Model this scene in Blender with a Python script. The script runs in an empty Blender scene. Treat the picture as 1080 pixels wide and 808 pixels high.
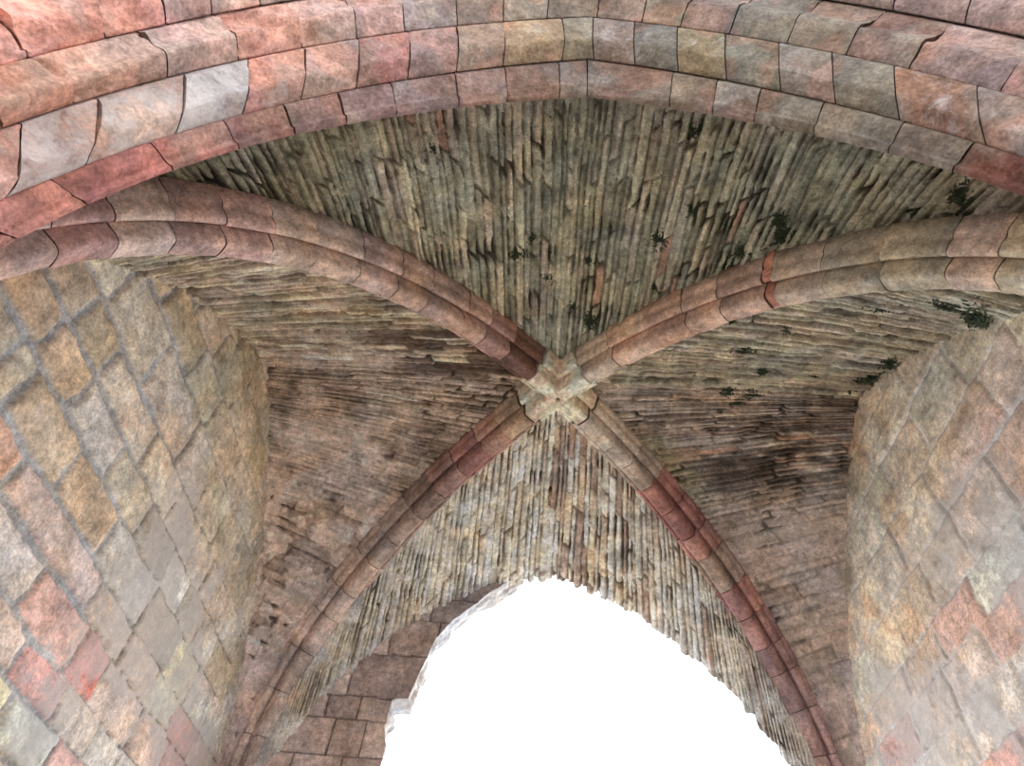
import bpy, math, random
import numpy as np
from mathutils import Matrix, Vector

# ------------------------------------------------------------------ setting up
SC = bpy.context.scene
COL = SC.collection
EYE = 1.6                      # camera height above the ground
rng = np.random.default_rng(7)
SC.view_settings.view_transform = 'Standard'
SC.view_settings.look = 'None'
SC.view_settings.gamma = 1.0
SC.view_settings.use_curve_mapping = False
SC.view_settings.exposure = EXPOSURE = -0.45
SC.cycles.diffuse_bounces = 6
SC.cycles.max_bounces = 8

def lin(c):
    c = np.asarray(c, float) / 255.0
    return np.where(c <= .04045, c / 12.92, ((c + .055) / 1.055) ** 2.4)

# ------------------------------------------------------------------ noise
def _hash(i, j, k, s):
    n = (i.astype(np.int64) * 374761393 + j.astype(np.int64) * 668265263 + k.astype(np.int64) * 2147483647 + s * 1274126177) & 0xffffffff
    n = ((n ^ (n >> 13)) * 1274126177) & 0xffffffff
    n = (n ^ (n >> 16)) & 0xffffffff
    n = (n * 2246822519) & 0xffffffff
    return ((n ^ (n >> 15)) & 0xffffff) / float(0xffffff)

def vnoise(p, s=0):
    p = np.asarray(p, float)
    f = np.floor(p); w = p - f; w = w * w * (3 - 2 * w); f = f.astype(np.int64)
    r = 0.
    for a in (0, 1):
        for b in (0, 1):
            for c in (0, 1):
                ww = (w[..., 0] if a else 1 - w[..., 0]) * (w[..., 1] if b else 1 - w[..., 1]) * (w[..., 2] if c else 1 - w[..., 2])
                r = r + ww * _hash(f[..., 0] + a, f[..., 1] + b, f[..., 2] + c, s)
    return r

def fbm(p, octv=3, s=0):
    r = 0.; a = .5; t = 0.; q = np.asarray(p, float)
    for o in range(octv):
        r = r + a * vnoise(q, s + o * 17); t += a; a *= .5; q = q * 2.03 + 3.1
    return r / t           # 0..1, mean .5

def sstep(a, b, x):
    t = np.clip((x - a) / (b - a), 0, 1)
    return t * t * (3 - 2 * t)

# ------------------------------------------------------------------ objects
def make_mesh(name, V, F, mat, parent=None, col=None, base=(0, 0, 0), smooth=True, sat=.55):
    """V (n,3) camera-relative heights; F list/array of quads or polygons; col (n,4) linear."""
    V = np.asarray(V, float).copy(); V[:, 2] += EYE
    V -= np.asarray(base, float)
    me = bpy.data.meshes.new(name)
    if isinstance(F, np.ndarray):
        nf, k = F.shape
        me.vertices.add(len(V)); me.vertices.foreach_set('co', V.astype(np.float32).ravel())
        me.loops.add(nf * k); me.loops.foreach_set('vertex_index', F.astype(np.int32).ravel())
        me.polygons.add(nf)
        me.polygons.foreach_set('loop_start', np.arange(0, nf * k, k, dtype=np.int32))
        me.polygons.foreach_set('loop_total', np.full(nf, k, np.int32))
        me.update(calc_edges=True)
    else:
        me.from_pydata(V.tolist(), [], [list(f) for f in F]); me.update()
    if smooth:
        me.polygons.foreach_set('use_smooth', np.ones(len(me.polygons), bool))
    if col is not None:
        col = np.array(col, float); lum = col[:, :3] @ np.array([.2126, .7152, .0722])
        col[:, :3] = np.clip(lum[:, None] + (col[:, :3] - lum[:, None]) * sat, .01, .8)
        at = me.color_attributes.new('tone', 'FLOAT_COLOR', 'POINT')
        at.data.foreach_set('color', np.asarray(col, np.float32).ravel())
    me.validate()
    if mat: me.materials.append(mat)
    o = bpy.data.objects.new(name, me); COL.objects.link(o)
    if parent is not None: o.parent = parent
    else: o.location = base
    return o

def thing(name, label, cat, base=(0, 0, 0), group=None):
    o = bpy.data.objects.new(name, None); COL.objects.link(o)
    o.location = base; o.empty_display_size = .1
    return tag(o, label, cat, group)

def tag(o, label=None, cat=None, group=None, kind=None):
    if label: o['label'] = label
    if cat: o['category'] = cat
    if group: o['group'] = group
    if kind: o['kind'] = kind
    return o

# ------------------------------------------------------------------ materials
class NT:
    def __init__(self, m):
        m.use_nodes = True; self.t = m.node_tree; self.t.nodes.clear()
    def n(self, typ, **kw):
        nd = self.t.nodes.new(typ)
        for k, v in kw.items():
            if k.startswith('i_'):
                nd.inputs[k[2:].replace('_', ' ')].default_value = v
            else: setattr(nd, k, v)
        return nd
    def l(self, a, b): self.t.links.new(a, b)

def masonry(name, scale=1.0, bump=.6, lime=(198, 190, 186), limescale=7.0, tint=True):
    """stone whose base tone comes from the mesh, broken up with procedural grain and lime"""
    m = bpy.data.materials.new(name); g = NT(m)
    out = g.n('ShaderNodeOutputMaterial'); bs = g.n('ShaderNodeBsdfPrincipled')
    bs.inputs['Roughness'].default_value = .92; bs.inputs['Specular IOR Level'].default_value = .15
    g.l(bs.outputs[0], out.inputs[0])
    tc = g.n('ShaderNodeTexCoord'); at = g.n('ShaderNodeAttribute', attribute_name='tone')
    def noise(s, det, rough=.6, dist=0.):
        nd = g.n('ShaderNodeTexNoise'); nd.inputs['Scale'].default_value = s * scale
        nd.inputs['Detail'].default_value = det; nd.inputs['Roughness'].default_value = rough
        nd.inputs['Distortion'].default_value = dist
        g.l(tc.outputs['Object'], nd.inputs['Vector']); return nd
    def ramp(src, a, b, lo, hi):
        r = g.n('ShaderNodeMapRange'); r.inputs[1].default_value = a; r.inputs[2].default_value = b
        r.inputs[3].default_value = lo; r.inputs[4].default_value = hi
        g.l(src, r.inputs[0]); return r.outputs[0]
    def mix(kind, fac, A, B):
        x = g.n('ShaderNodeMix', data_type='RGBA', blend_type=kind)
        for sock, v in ((x.inputs[0], fac), (x.inputs[6], A), (x.inputs[7], B)):
            if isinstance(v, (int, float)): sock.default_value = v
            elif isinstance(v, tuple): sock.default_value = v
            else: g.l(v, sock)
        return x.outputs[2]
    n1 = noise(5.5, 7, .62); n2 = noise(23, 5, .6); n3 = noise(limescale, 12, .78, .5); n4 = noise(2.3, 5, .6, .4)
    n5 = noise(75, 3, .6)
    c = at.outputs['Color']
    # hue drift between ochre and rose
    c = mix('MULTIPLY', 1.0, c, mix('MIX', ramp(n4.outputs[0], .38, .62, 0, 1), (1.07, .99, .9, 1), (.95, .99, 1.06, 1)))
    gm = g.n('ShaderNodeCombineColor')
    k = g.n('ShaderNodeMath', operation='MULTIPLY')
    g.l(ramp(n1.outputs[0], .3, .7, .62, 1.30), k.inputs[0]); g.l(ramp(n2.outputs[0], .3, .7, .66, 1.30), k.inputs[1])
    k2 = g.n('ShaderNodeMath', operation='MULTIPLY'); g.l(k.outputs[0], k2.inputs[0]); g.l(ramp(n5.outputs[0], .3, .7, .72, 1.26), k2.inputs[1])
    for i in range(3): g.l(k2.outputs[0], gm.inputs[i])
    c = mix('MULTIPLY', 1.0, c, gm.outputs[0])
    # lime wash patches: amount in the alpha of the tone
    ad = g.n('ShaderNodeMath', operation='ADD'); g.l(n3.outputs[0], ad.inputs[0])
    ml = g.n('ShaderNodeMath', operation='MULTIPLY_ADD'); g.l(at.outputs['Alpha'], ml.inputs[0]); ml.inputs[1].default_value = .5; ml.inputs[2].default_value = -.25
    g.l(ml.outputs[0], ad.inputs[1])
    lf = ramp(ad.outputs[0], .48, .62, 0, .66)
    L = tuple(lin(lime)) + (1,)
    c = mix('MIX', lf, c, L)
    g.l(c, bs.inputs['Base Color'])
    b1 = g.n('ShaderNodeBump'); b1.inputs['Strength'].default_value = bump; b1.inputs['Distance'].default_value = .035
    hs = g.n('ShaderNodeMath', operation='MULTIPLY_ADD'); g.l(n2.outputs[0], hs.inputs[0]); hs.inputs[1].default_value = .6; g.l(n1.outputs[0], hs.inputs[2])
    h2 = g.n('ShaderNodeMath', operation='MULTIPLY_ADD'); g.l(n5.outputs[0], h2.inputs[0]); h2.inputs[1].default_value = .25; g.l(hs.outputs[0], h2.inputs[2])
    h3 = g.n('ShaderNodeMath', operation='MULTIPLY_ADD'); g.l(lf, h3.inputs[0]); h3.inputs[1].default_value = .15; g.l(h2.outputs[0], h3.inputs[2])
    g.l(h3.outputs[0], b1.inputs['Height']); g.l(b1.outputs[0], bs.inputs['Normal'])
    return m

M_WEB = masonry('slatted_rubble_stone', 1.3, .55, (180, 172, 160), 9)
M_WALL = masonry('coursed_wall_stone', 1.0, .42, (196, 190, 188), 8)
M_RIB = masonry('dressed_rib_stone', 1.25, .4, (190, 178, 168), 8)
M_ARCH = masonry('weathered_arch_stone', 1.0, .7, (205, 196, 196), 8)

def plain(name, c, rough=.9):
    m = bpy.data.materials.new(name); g = NT(m)
    out = g.n('ShaderNodeOutputMaterial'); bs = g.n('ShaderNodeBsdfPrincipled'); g.l(bs.outputs[0], out.inputs[0])
    tc = g.n('ShaderNodeTexCoord'); nz = g.n('ShaderNodeTexNoise'); nz.inputs['Scale'].default_value = 14; nz.inputs['Detail'].default_value = 6
    g.l(tc.outputs['Object'], nz.inputs['Vector'])
    mr = g.n('ShaderNodeMapRange'); mr.inputs[1].default_value = .3; mr.inputs[2].default_value = .7; mr.inputs[3].default_value = .6; mr.inputs[4].default_value = 1.35
    g.l(nz.outputs[0], mr.inputs[0])
    x = g.n('ShaderNodeMix', data_type='RGBA', blend_type='MULTIPLY'); x.inputs[0].default_value = 1; x.inputs[6].default_value = tuple(lin(c)) + (1,)
    cc = g.n('ShaderNodeCombineColor')
    for i in range(3): g.l(mr.outputs[0], cc.inputs[i])
    g.l(cc.outputs[0], x.inputs[7]); g.l(x.outputs[2], bs.inputs['Base Color']); bs.inputs['Roughness'].default_value = rough
    return m
M_GROUND = plain('pale_gravel', (172, 164, 150))
M_LEAF = plain('dark_moss_green', (42, 56, 34), .7)
M_FERN = plain('grass_green', (96, 104, 58), .7)
# --- geometry shared with the scene script (camera-relative heights) ---
HALF=2.0; YC=3.0374; BN=2.024; BS=1.96; HB=3.7314; Z0N=1.1914; Z0S=1.7803; EDN=.0709; EDS=.2219
HW=3.9318; ZW=1.1494; EW=1.9817; HF=3.6546; ZF=.8016; EF=.675; XL=-2.2452; XR=2.2404; RIB_D=.25
def arch(u,half,H,z0,e):
    R=half+e
    return z0+(H-z0)*np.sqrt(np.maximum(R*R-(np.abs(u)*half+e)**2,0))/np.sqrt(R*R-e*e)
def resample(P,n):
    d=np.r_[0,np.cumsum(np.linalg.norm(np.diff(P,axis=0),axis=1))]
    q=np.linspace(0,d[-1],n)
    return np.stack([np.interp(q,d,P[:,i]) for i in range(P.shape[1])],1)
TT=np.sin(np.linspace(0,np.pi/2,600))
def rib_curve(sx,sy,n=400):
    b=BN if sy<0 else BS; D=np.hypot(HALF,b)
    z=arch(TT,D,HB,Z0N if sy<0 else Z0S,EDN if sy<0 else EDS)
    return resample(np.stack([sx*HALF*TT,YC+sy*b*TT,z],1),n)
def rib_frames(P,sx,sy):
    b=BN if sy<0 else BS
    T=np.gradient(P,axis=0);T/=np.linalg.norm(T,axis=1)[:,None]
    h=np.array([sx*HALF,sy*b,0]);h/=np.linalg.norm(h)
    S=np.array([-h[1],h[0],0.])
    N=np.cross(T,S);N*=np.sign(N[0,2])
    return T,S,N
def groin(sx,sy,n=400,lift=.185):
    P=rib_curve(sx,sy,n);T,S,N=rib_frames(P,sx,sy)
    Q=P+N*lift
    k=(Q[:,0]*sx>.004)&((Q[:,1]-YC)*sy>.004)
    Q=np.concatenate([[[0,YC,Q[k][0,2]+.004]],Q[k]])
    return resample(Q,n)
def wall_arc(sx,sy,n=400):
    b=BN if sy<0 else BS
    return resample(np.stack([0*TT+(XL if sx<0 else XR),YC+sy*b*TT,arch(TT,b,HW,ZW,EW)],1),n)
def end_arc(sx,sy,n=400):
    if sy>0: return resample(np.stack([sx*HALF*TT*1.05,0*TT+YC+BS,arch(TT,HALF,HF,ZF,EF)],1),n)
    return resample(np.stack([sx*2.2*TT,0*TT+.80,arch(TT,2.2,3.99,1.15,.6)],1),n)
def half_cell(cell,side):
    # returns groin curve, end curve (n,3) for cell in 'NSWE', side -1/+1
    if cell in 'NS':
        sy=-1 if cell=='N' else 1
        return groin(side,sy),end_arc(side,sy)
    sx=-1 if cell=='W' else 1
    G,E=groin(sx,side),wall_arc(sx,side)
    if side>0:                          # level courses: same height at the rib and at the wall
        f=np.linspace(0,1,len(G)); zt=G[:,2]+(E[0,2]-G[0,2])*(1-f)
        k=np.interp(-zt,-E[:,2],np.arange(len(E)))
        k=np.maximum.accumulate(k); E=np.stack([np.interp(k,np.arange(len(E)),E[:,i]) for i in range(3)],1)
    return G,E
def cell_point(G,E,f,t,bulge=.03):
    # f in[0,1] arc fraction, t in [0,1] rib->end ; arrays
    i=np.clip(f,0,1)*(len(G)-1);k=np.minimum(i.astype(int),len(G)-2);w=(i-k)[...,None]
    g=G[k]*(1-w)+G[k+1]*w;e=E[k]*(1-w)+E[k+1]*w
    p=g*(1-t[...,None])+e*t[...,None]
    p[...,2]+=bulge*np.sin(np.pi*t)*(1-f)**.5
    return p
# --- end ---
# ------------------------------------------------------------------ stone layouts
def row_bounds(total, lo, hi, r):
    b = [0.]
    while b[-1] < total: b.append(b[-1] + r.uniform(lo, hi))
    return np.array(b)

def lay(a, l, rows, cuts):
    """a across the courses, l along them; rows = course bounds, cuts[i] = stone bounds in course i.
    Returns course, stone id, distance to the nearest bed joint and to the nearest end joint."""
    i = np.clip(np.searchsorted(rows, a, side='right') - 1, 0, len(rows) - 2)
    da = np.minimum(a - rows[i], rows[i + 1] - a)
    sid = np.zeros(a.shape, int); dl = np.full(a.shape, 9.)
    for k in np.unique(i):
        m = i == k; c = np.asarray(cuts[k]); q = l[m]
        j = np.clip(np.searchsorted(c, q, side='right') - 1, 0, len(c) - 2)
        dl[m] = np.minimum(q - c[j], c[j + 1] - q); sid[m] = k * 97 + j
    return i, sid, np.maximum(da, 0), np.maximum(dl, 0)

def srand(sid, s):
    return _hash(sid, sid * 7 + 3, sid * 0 + s, s)

def grid_faces(n, m, off=0, flip=False):
    k = (np.arange(n - 1)[:, None] * m + np.arange(m - 1)[None]).ravel() + off
    q = [k, k + m, k + m + 1, k + 1]
    return np.stack(q[::-1] if flip else q, 1)

def shell(X, Nrm, thick, off=0):
    """front grid X (n,m,3), back layer pushed by -Nrm*thick, edges stitched"""
    n, m = X.shape[:2]
    Bk = X - Nrm * thick
    V = np.concatenate([X.reshape(-1, 3), Bk.reshape(-1, 3)])
    F = [grid_faces(n, m, off), grid_faces(n, m, off + n * m, True)]
    idx = np.arange(n * m).reshape(n, m) + off; jb = n * m
    for e in (idx[0], idx[-1][::-1], idx[:, -1], idx[::-1, 0]):
        F.append(np.stack([e[:-1], e[1:], e[1:] + jb, e[:-1] + jb], 1))
    return V, np.concatenate(F)

def pick(sid, palette, s=5):
    P = lin(np.array(palette)); k = (srand(sid, s) * len(P) * .9999).astype(int)
    c = P[k]
    return c * (.82 + .36 * srand(sid, s + 1))[..., None]

A_WEB, A_WALL, A_RIB, A_RING = 2.6, 2.1, 2.4, 1.12     # how pale each kind of stone is
# ------------------------------------------------------------------ vault webs
def web_half(cell, side):
    r = np.random.default_rng(ord(cell) * 10 + side)
    G, E = half_cell(cell, side)
    Lg = np.linalg.norm(np.diff(G, axis=0), axis=1).sum(); Le = np.linalg.norm(np.diff(E, axis=0), axis=1).sum()
    Lm = .5 * (Lg + Le)
    na = int(Lm / .0085); nt = 150
    f, t = np.meshgrid(np.linspace(0, 1, na), np.linspace(0, 1, nt), indexing='ij')
    thin = {'N': (.036, .078), 'W': (.03, .065), 'E': (.03, .06), 'S': (.036, .08)}[cell]
    a = f * Lm
    # courses; tall squared blocks near the springing
    b = [0.]
    spring = .80 if cell in 'WE' and side > 0 else (.9 if cell in 'NWE' else .95)
    while b[-1] < Lm:
        mid_ = cell in 'WE' and side > 0 and b[-1] > .42 * Lm
        b.append(b[-1] + (r.uniform(.2, .26) if b[-1] > spring * Lm else r.uniform(.06, .12) if mid_ else r.uniform(*thin)))
    rows = np.array(b)
    cuts = []
    for k in range(len(rows) - 1):
        c = [-r.uniform(0, .4)]
        big = rows[k] > spring * Lm
        rng_l = (.3, .5) if big else ((.22, .75) if cell in 'NS' else (.14, .6))
        while c[-1] < 4.2: c.append(c[-1] + r.uniform(*rng_l))
        cuts.append(c)
    rowi = np.clip(np.searchsorted(rows, a, side='right') - 1, 0, len(rows) - 2)
    if cell == 'S':
        tend = r.uniform(1.0, 1.045, len(rows)); tend[r.random(len(rows)) < .15] -= .03
        if side < 0: tend += .02
        t = t * tend[rowi]
    elif cell == 'N':
        pass
    P = cell_point(G, E, f, t)
    dF = np.gradient(P, axis=0); dT = np.gradient(P, axis=1)
    N = np.cross(dF, dT); N /= np.maximum(np.linalg.norm(N, axis=2), 1e-9)[..., None]
    ctr = np.array([0, YC, 1.2]); sg = np.sign(((ctr - P) * N).sum(2)); sg[sg == 0] = 1
    N = N * np.sign(np.median(sg))
    w = np.stack([P[..., 0] * 3, P[..., 1] * 3, P[..., 2] * 3], -1)
    wob = (fbm(w * .9, 3, 3) - .5) * (.034 if cell in 'NS' else .042)
    l = t * np.linalg.norm(E - G, axis=1)[np.minimum((f * 399).astype(int), 398)] + (fbm(w * 2, 2, 9) - .5) * .05
    ri, sid, da, dl = lay(a + wob, l, rows, cuts)
    sid = sid + 1000 * ord(cell) + (500000 if side > 0 else 0)
    gap = .002 + .016 * sstep(.25, .75, fbm(w * 2.6, 3, 31))
    chip = (fbm(P * 30, 2, 33) - .5) * .012
    d = np.maximum(np.minimum(da, dl * .8) + chip, 0)
    joint = 1 - sstep(.3, 1.25, d / gap)                       # 1 in the joint
    # render washed over the stones
    z = P[..., 2]; big = fbm(P * 1.6, 4, 51); mid = fbm(P * 7, 3, 61)
    pl = np.zeros_like(f); lace = None
    if cell == 'W':
        zone = sstep(.12, .3, f) * sstep(.15, .45, t) if side > 0 else sstep(.15, .02, f) * sstep(.3, .7, t) * .6
        pl = zone * sstep(.42, .55, .6 * big + .4 * mid + .1 * (side > 0) * sstep(.4, .6, f))
    if cell == 'W' and side > 0:
        lace = 1 - sstep(.5, .57, fbm(P * np.array([7, 9, 9]), 3, 65)) * .9
        low = sstep(.34, .5, f + (big - .5) * .3)
        pl = np.maximum(pl * (1 - low), low * lace)
    if cell == 'E' and side > 0:
        pl = sstep(.36, .5, f) * (.45 + .5 * sstep(.4, .52, .5 * big + .5 * mid + .04))
    if cell == 'S':
        pl = (.9 if side < 0 else .25) * sstep(.2, .4, f) * sstep(.46, .54, .5 * big + .5 * mid)
        if side < 0: pl = np.maximum(pl, sstep(.42, .6, f) * sstep(.4, .5, .5 * mid + .5 * big) * .9)
    if cell == 'N':
        pl = .5 * sstep(.25, .5, f) * sstep(.5, .6, big)
    bigrow = sstep(spring - .01, spring, f)
    hole = sstep(.56, .70, fbm(w * 1.7 + 5, 3, 79))
    deep = ((.012 if cell in 'NS' else .006) + .02 * srand(sid, 77) ** 2 + .045 * hole) * (1 - .8 * pl) * (1 - .7 * bigrow)
    soff = (srand(sid, 11) - .5) * (.036 - .026 * pl)
    streak = fbm(np.stack([a * 42, l * 3.2, f * 0 + side], -1), 4, 75) - .5
    rough = (fbm(P * 14, 3, 71) - .5) * .016 + (fbm(P * 45, 2, 73) - .5) * .006
    rnd = np.clip(d / .02, 0, 1); crown = .006 * np.sqrt(rnd * (2 - rnd))
    h = soff * (1 - .6 * joint) + crown + rough + streak * .014 * (1 - .8 * pl) - deep * joint
    X = P + N * h[..., None]
    X[0] = P[0] + np.array([-side * .035, 0, .02] if cell in 'NS' else [0, -side * .035, .02])     # lap over the ridge
    # tones
    pal = {
        ('N', -1): [(122, 116, 94), (132, 126, 102), (112, 106, 88), (142, 128, 106), (128, 112, 96), (118, 114, 96)],
        ('N', 1): [(116, 114, 92), (126, 122, 100), (108, 104, 88), (134, 124, 102), (120, 110, 96), (122, 118, 96)],
        ('W', -1): [(152, 138, 104), (142, 122, 94), (124, 104, 82), (162, 146, 114), (134, 112, 92), (150, 132, 112)],
        ('W', 1): [(142, 124, 108), (150, 132, 118), (128, 110, 94), (140, 124, 106), (146, 124, 112)],
        ('E', -1): [(126, 122, 98), (136, 130, 106), (114, 108, 92), (130, 118, 100), (122, 116, 92)],
        ('E', 1): [(126, 112, 100), (140, 118, 98), (118, 102, 92), (134, 120, 108), (130, 116, 106)],
        ('S', -1): [(152, 146, 122), (164, 158, 138), (142, 132, 112), (154, 140, 116), (148, 140, 124)],
        ('S', 1): [(152, 144, 124), (164, 156, 138), (146, 126, 100), (150, 140, 124), (138, 128, 118), (120, 98, 84)],
    }[(cell, side)]
    C = pick(sid, pal)
    def toward(C, c, k):
        return C * (1 - k[..., None]) + lin(c) * k[..., None]
    if cell == 'N':
        C = C * np.array([.95, 1.02, .93])
        C = toward(C, (120, 106, 104), sstep(.72, 1, t) * .55)  # purplish shadow by the near arch painted into the slats
        C = toward(C, (136, 84, 58), (srand(sid, 23) > .985) * .7)
        C = toward(C, (92, 98, 72), sstep(.48, .62, fbm(P * 2.2, 3, 81)) * .45)
        C = toward(C, (128, 112, 104), (side > 0) * sstep(.42, .7, f) * .4)
    if cell == 'W' and side < 0:
        k = sstep(.26, .1, f) * sstep(.7, .4, t)
        C = toward(C, (64, 42, 34), np.clip(k * 1.3, 0, 1) * (srand(sid, 27) > .3) * .85)
        C = toward(C, (112, 106, 74), sstep(.5, .62, fbm(P * 2.5, 3, 83)) * .5 * (1 - k))
    if cell == 'W' and side > 0:
        C = toward(C, (96, 76, 64), sstep(.52, .62, fbm(P * 2.4, 3, 85)) * .6 * sstep(.6, .4, f))
    if cell == 'E' and side > 0:
        band = sstep(.13, .2, f) * sstep(.36, .27, f)
        C = toward(C, (44, 34, 34), sstep(.06, .22, f) * sstep(.46, .26, f) * sstep(.38, .54, .62 * fbm(P * np.array([1.8, 3.5, 3.5]) + 4, 4, 87) + .38 * fbm(P * np.array([7, 18, 18]), 3, 88)) * sstep(.1, .4, t) * .9)
        C = toward(C, (150, 104, 70), band * (srand(sid, 29) > .8) * .7)
        C = toward(C, (112, 108, 70), sstep(.3, .15, t) * sstep(.12, .2, f) * sstep(.45, .3, f) * .7)
    if cell == 'E':
        C = toward(C, (78, 64, 62), sstep(.75, 1, t) * sstep(.28, .06, f) * sstep(.42, .55, fbm(P * 3.2, 3, 89)) * .75)
    if cell == 'S':
        C = C * 1.16
        C = toward(C, (120, 86, 64), (side > 0) * (srand(sid, 33) > .62) * sstep(.5, .2, t) * .6)
        C = toward(C, (160, 158, 166), (side > 0) * sstep(.45, .7, f) * .6 + sstep(.88, 1, t) * .25)  # bluish haze and sky light towards the opening painted into the slats
        C = toward(C, (140, 112, 100), (side < 0) * sstep(.55, .75, f) * .5)
    if lace is not None:
        C = toward(C, (112, 90, 78), (1 - lace) * low * .8)
    plc = {'W': (164, 140, 132), 'E': (142, 122, 116), 'S': (178, 174, 156), 'N': (130, 118, 106)}[cell]
    C = toward(C, plc, pl * .8)
    C = C * (1 + streak * .9 * (1 - .8 * pl))[..., None]
    mo = fbm(P * 16, 3, 91)[..., None]; C = C * (.72 + .56 * mo)
    C = toward(C, (58, 52, 44) if cell in 'NE' else (64, 50, 42), joint * (1 - .75 * pl) * np.clip((.5 if cell in 'NS' else .35) + .75 * hole + .6 * (srand(sid, 39) - .4), 0, .92))  # joints: dark mortar and dirt, plus the shade of the gaps painted in
    if bigrow.any():
        blk = (156, 130, 122) if cell != 'S' else (170, 160, 152)
        C = toward(C, blk, bigrow * .6 * (1 - joint))
    lime = np.clip(.18 + .3 * pl + .3 * (srand(sid, 37) - .5), 0, 1)
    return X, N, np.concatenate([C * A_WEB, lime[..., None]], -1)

CELLMESH = {}
def web(cell, label):
    Vs, Fs, Cs, off = [], [], [], 0
    for side in (-1, 1):
        X, N, C = web_half(cell, side)
        V, F = shell(X, N, .16, off); off += len(V)
        if side > 0: F = F[:, ::-1]
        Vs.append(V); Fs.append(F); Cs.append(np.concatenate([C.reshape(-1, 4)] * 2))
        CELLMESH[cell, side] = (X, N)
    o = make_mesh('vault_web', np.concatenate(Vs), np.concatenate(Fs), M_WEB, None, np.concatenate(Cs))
    tag(o, label, 'vault', 'webs of the ribbed vault', 'structure')

web('N', 'near cell of the vault, greenish grey slats of rubble fanning out above the crossing')
web('W', 'left cell of the vault, brown slats running from the crossing to the left wall')
web('E', 'right cell of the vault, grey green slats with a dark brown stain beside the right wall')
web('S', 'far cell of the vault, pale upright slats ending ragged against the bright sky')

# ------------------------------------------------------------------ side walls
def ashlar_wall(name, x, inward, rows, cuts, palette_fn, mortar, joint_w, label, seed):
    y0, y1 = .80, 5.02
    ys = np.linspace(y0, y1, 360)
    zs = np.concatenate([np.linspace(-1.6, .8, 60)[:-1], np.linspace(.8, 4.02, 290)])
    Y, Z = np.meshgrid(ys, zs, indexing='ij')
    P = np.stack([np.full_like(Y, x), Y, Z], -1)
    wob = (fbm(P * 5, 3, seed) - .5)
    wob2 = (fbm(P * 6 + 9, 3, seed + 3) - .5)
    ri, sid, da, dl = lay(Z + wob * .05, Y + wob2 * .05, rows, cuts)
    sid = sid + seed * 10000
    jw = joint_w(Y, Z) * (.55 + .9 * fbm(P * 3.3, 2, seed + 5))
    d = np.minimum(da, dl) + (fbm(P * 20, 3, seed + 6) - .5) * .022
    joint = 1 - sstep(.75, 1.25, d / jw)
    rnd = np.clip((d - jw) / .035, 0, 1)
    h = (srand(sid, 11) - .5) * .012 + .010 * np.sqrt(rnd * (2 - rnd)) + (fbm(P * 9, 4, seed + 8) - .5) * .028 + (fbm(P * 32, 2, seed + 9) - .5) * .008
    h = h * (1 - joint) + joint * (-.008 + (fbm(P * 15, 2, seed + 12) - .5) * .008)
    # wall surface leans slightly back to its fitted plane
    X = P.copy(); X[..., 0] += inward * h
    C, lime, mort = palette_fn(P, ri, sid, joint, da, dl)
    C = C * (1 - joint[..., None]) + mort * joint[..., None]
    N = np.zeros_like(P); N[..., 0] = inward
    V, F = shell(X, N, .5)
    if inward < 0: F = F[:, ::-1]
    col = np.concatenate([C * A_WALL, lime[..., None]], -1).reshape(-1, 4)
    o = make_mesh(name, V, F, M_WALL, None, np.concatenate([col, col]), sat=.66 if inward > 0 else .6)
    tag(o, label, 'wall', None, 'structure')
    return o

def fill_cuts(known, r, lo, hi):
    out = []
    for k in known:
        c = sorted(k)
        lead = [c[0]] if c else [2.5]
        while lead[0] > .6: lead.insert(0, lead[0] - r.uniform(lo, hi))
        full = lead + c[1:]
        while full[-1] < 5.3: full.append(full[-1] + r.uniform(lo, hi))
        out.append(full)
    return out

r_ = np.random.default_rng(3)
lz = [-1.75, -1.45, -1.18, -.9, -.62, -.36, -.1, .15, .4, .63, .83, 1.03, 1.23, 1.415, 1.645, 1.84, 2.10, 2.34, 2.59, 2.97, 3.27, 3.58, 3.86, 4.3]
lk = {1.23: [2.22, 2.6, 3.02, 3.4], 1.415: [1.95, 2.42, 2.92, 3.21, 3.7, 4.15], 1.645: [1.5, 1.95, 2.80, 3.25, 3.67, 4.05], 1.84: [1.53, 1.69, 2.16, 2.64, 3.23, 3.73, 4.1],
      2.10: [1.24, 1.59, 1.92, 2.36, 2.80, 3.2, 3.55], 2.34: [1.3, 1.62, 1.92, 2.5, 2.95, 3.35], 2.59: [1.65, 2.16, 2.75, 3.15, 3.5], 2.97: [1.9, 2.4, 2.8, 3.3]}
lcuts = fill_cuts([lk.get(z, [2.0 + r_.uniform(-.3, .3)]) for z in lz[:-1]], r_, .28, .5)

LEFT_STONES = [(1.645, 1.95, 2.80, (190, 146, 134)), (1.415, 2.42, 2.92, (200, 132, 120)), (1.415, 2.92, 3.21, (186, 98, 86)), (1.645, 2.80, 3.25, (166, 140, 116)),
    (1.645, 1.5, 1.95, (178, 132, 104)), (1.23, 2.6, 3.02, (204, 120, 108)), (1.23, 3.02, 3.4, (198, 150, 132)), (1.415, 3.21, 3.7, (190, 148, 134)), (1.645, 3.25, 3.67, (176, 146, 124)),
    (1.645, 3.67, 4.05, (198, 158, 122)), (1.84, 3.73, 4.1, (200, 154, 114)), (1.84, 2.16, 2.64, (160, 134, 104)), (1.84, 2.64, 3.23, (160, 154, 146)), (1.84, 1.69, 2.16, (158, 136, 108)),
    (2.10, 1.92, 2.36, (160, 152, 144)), (1.415, 3.7, 4.15, (204, 142, 124)), (2.34, 1.92, 2.5, (164, 152, 136)), (2.59, 1.65, 2.16, (158, 148, 130))]
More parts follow.
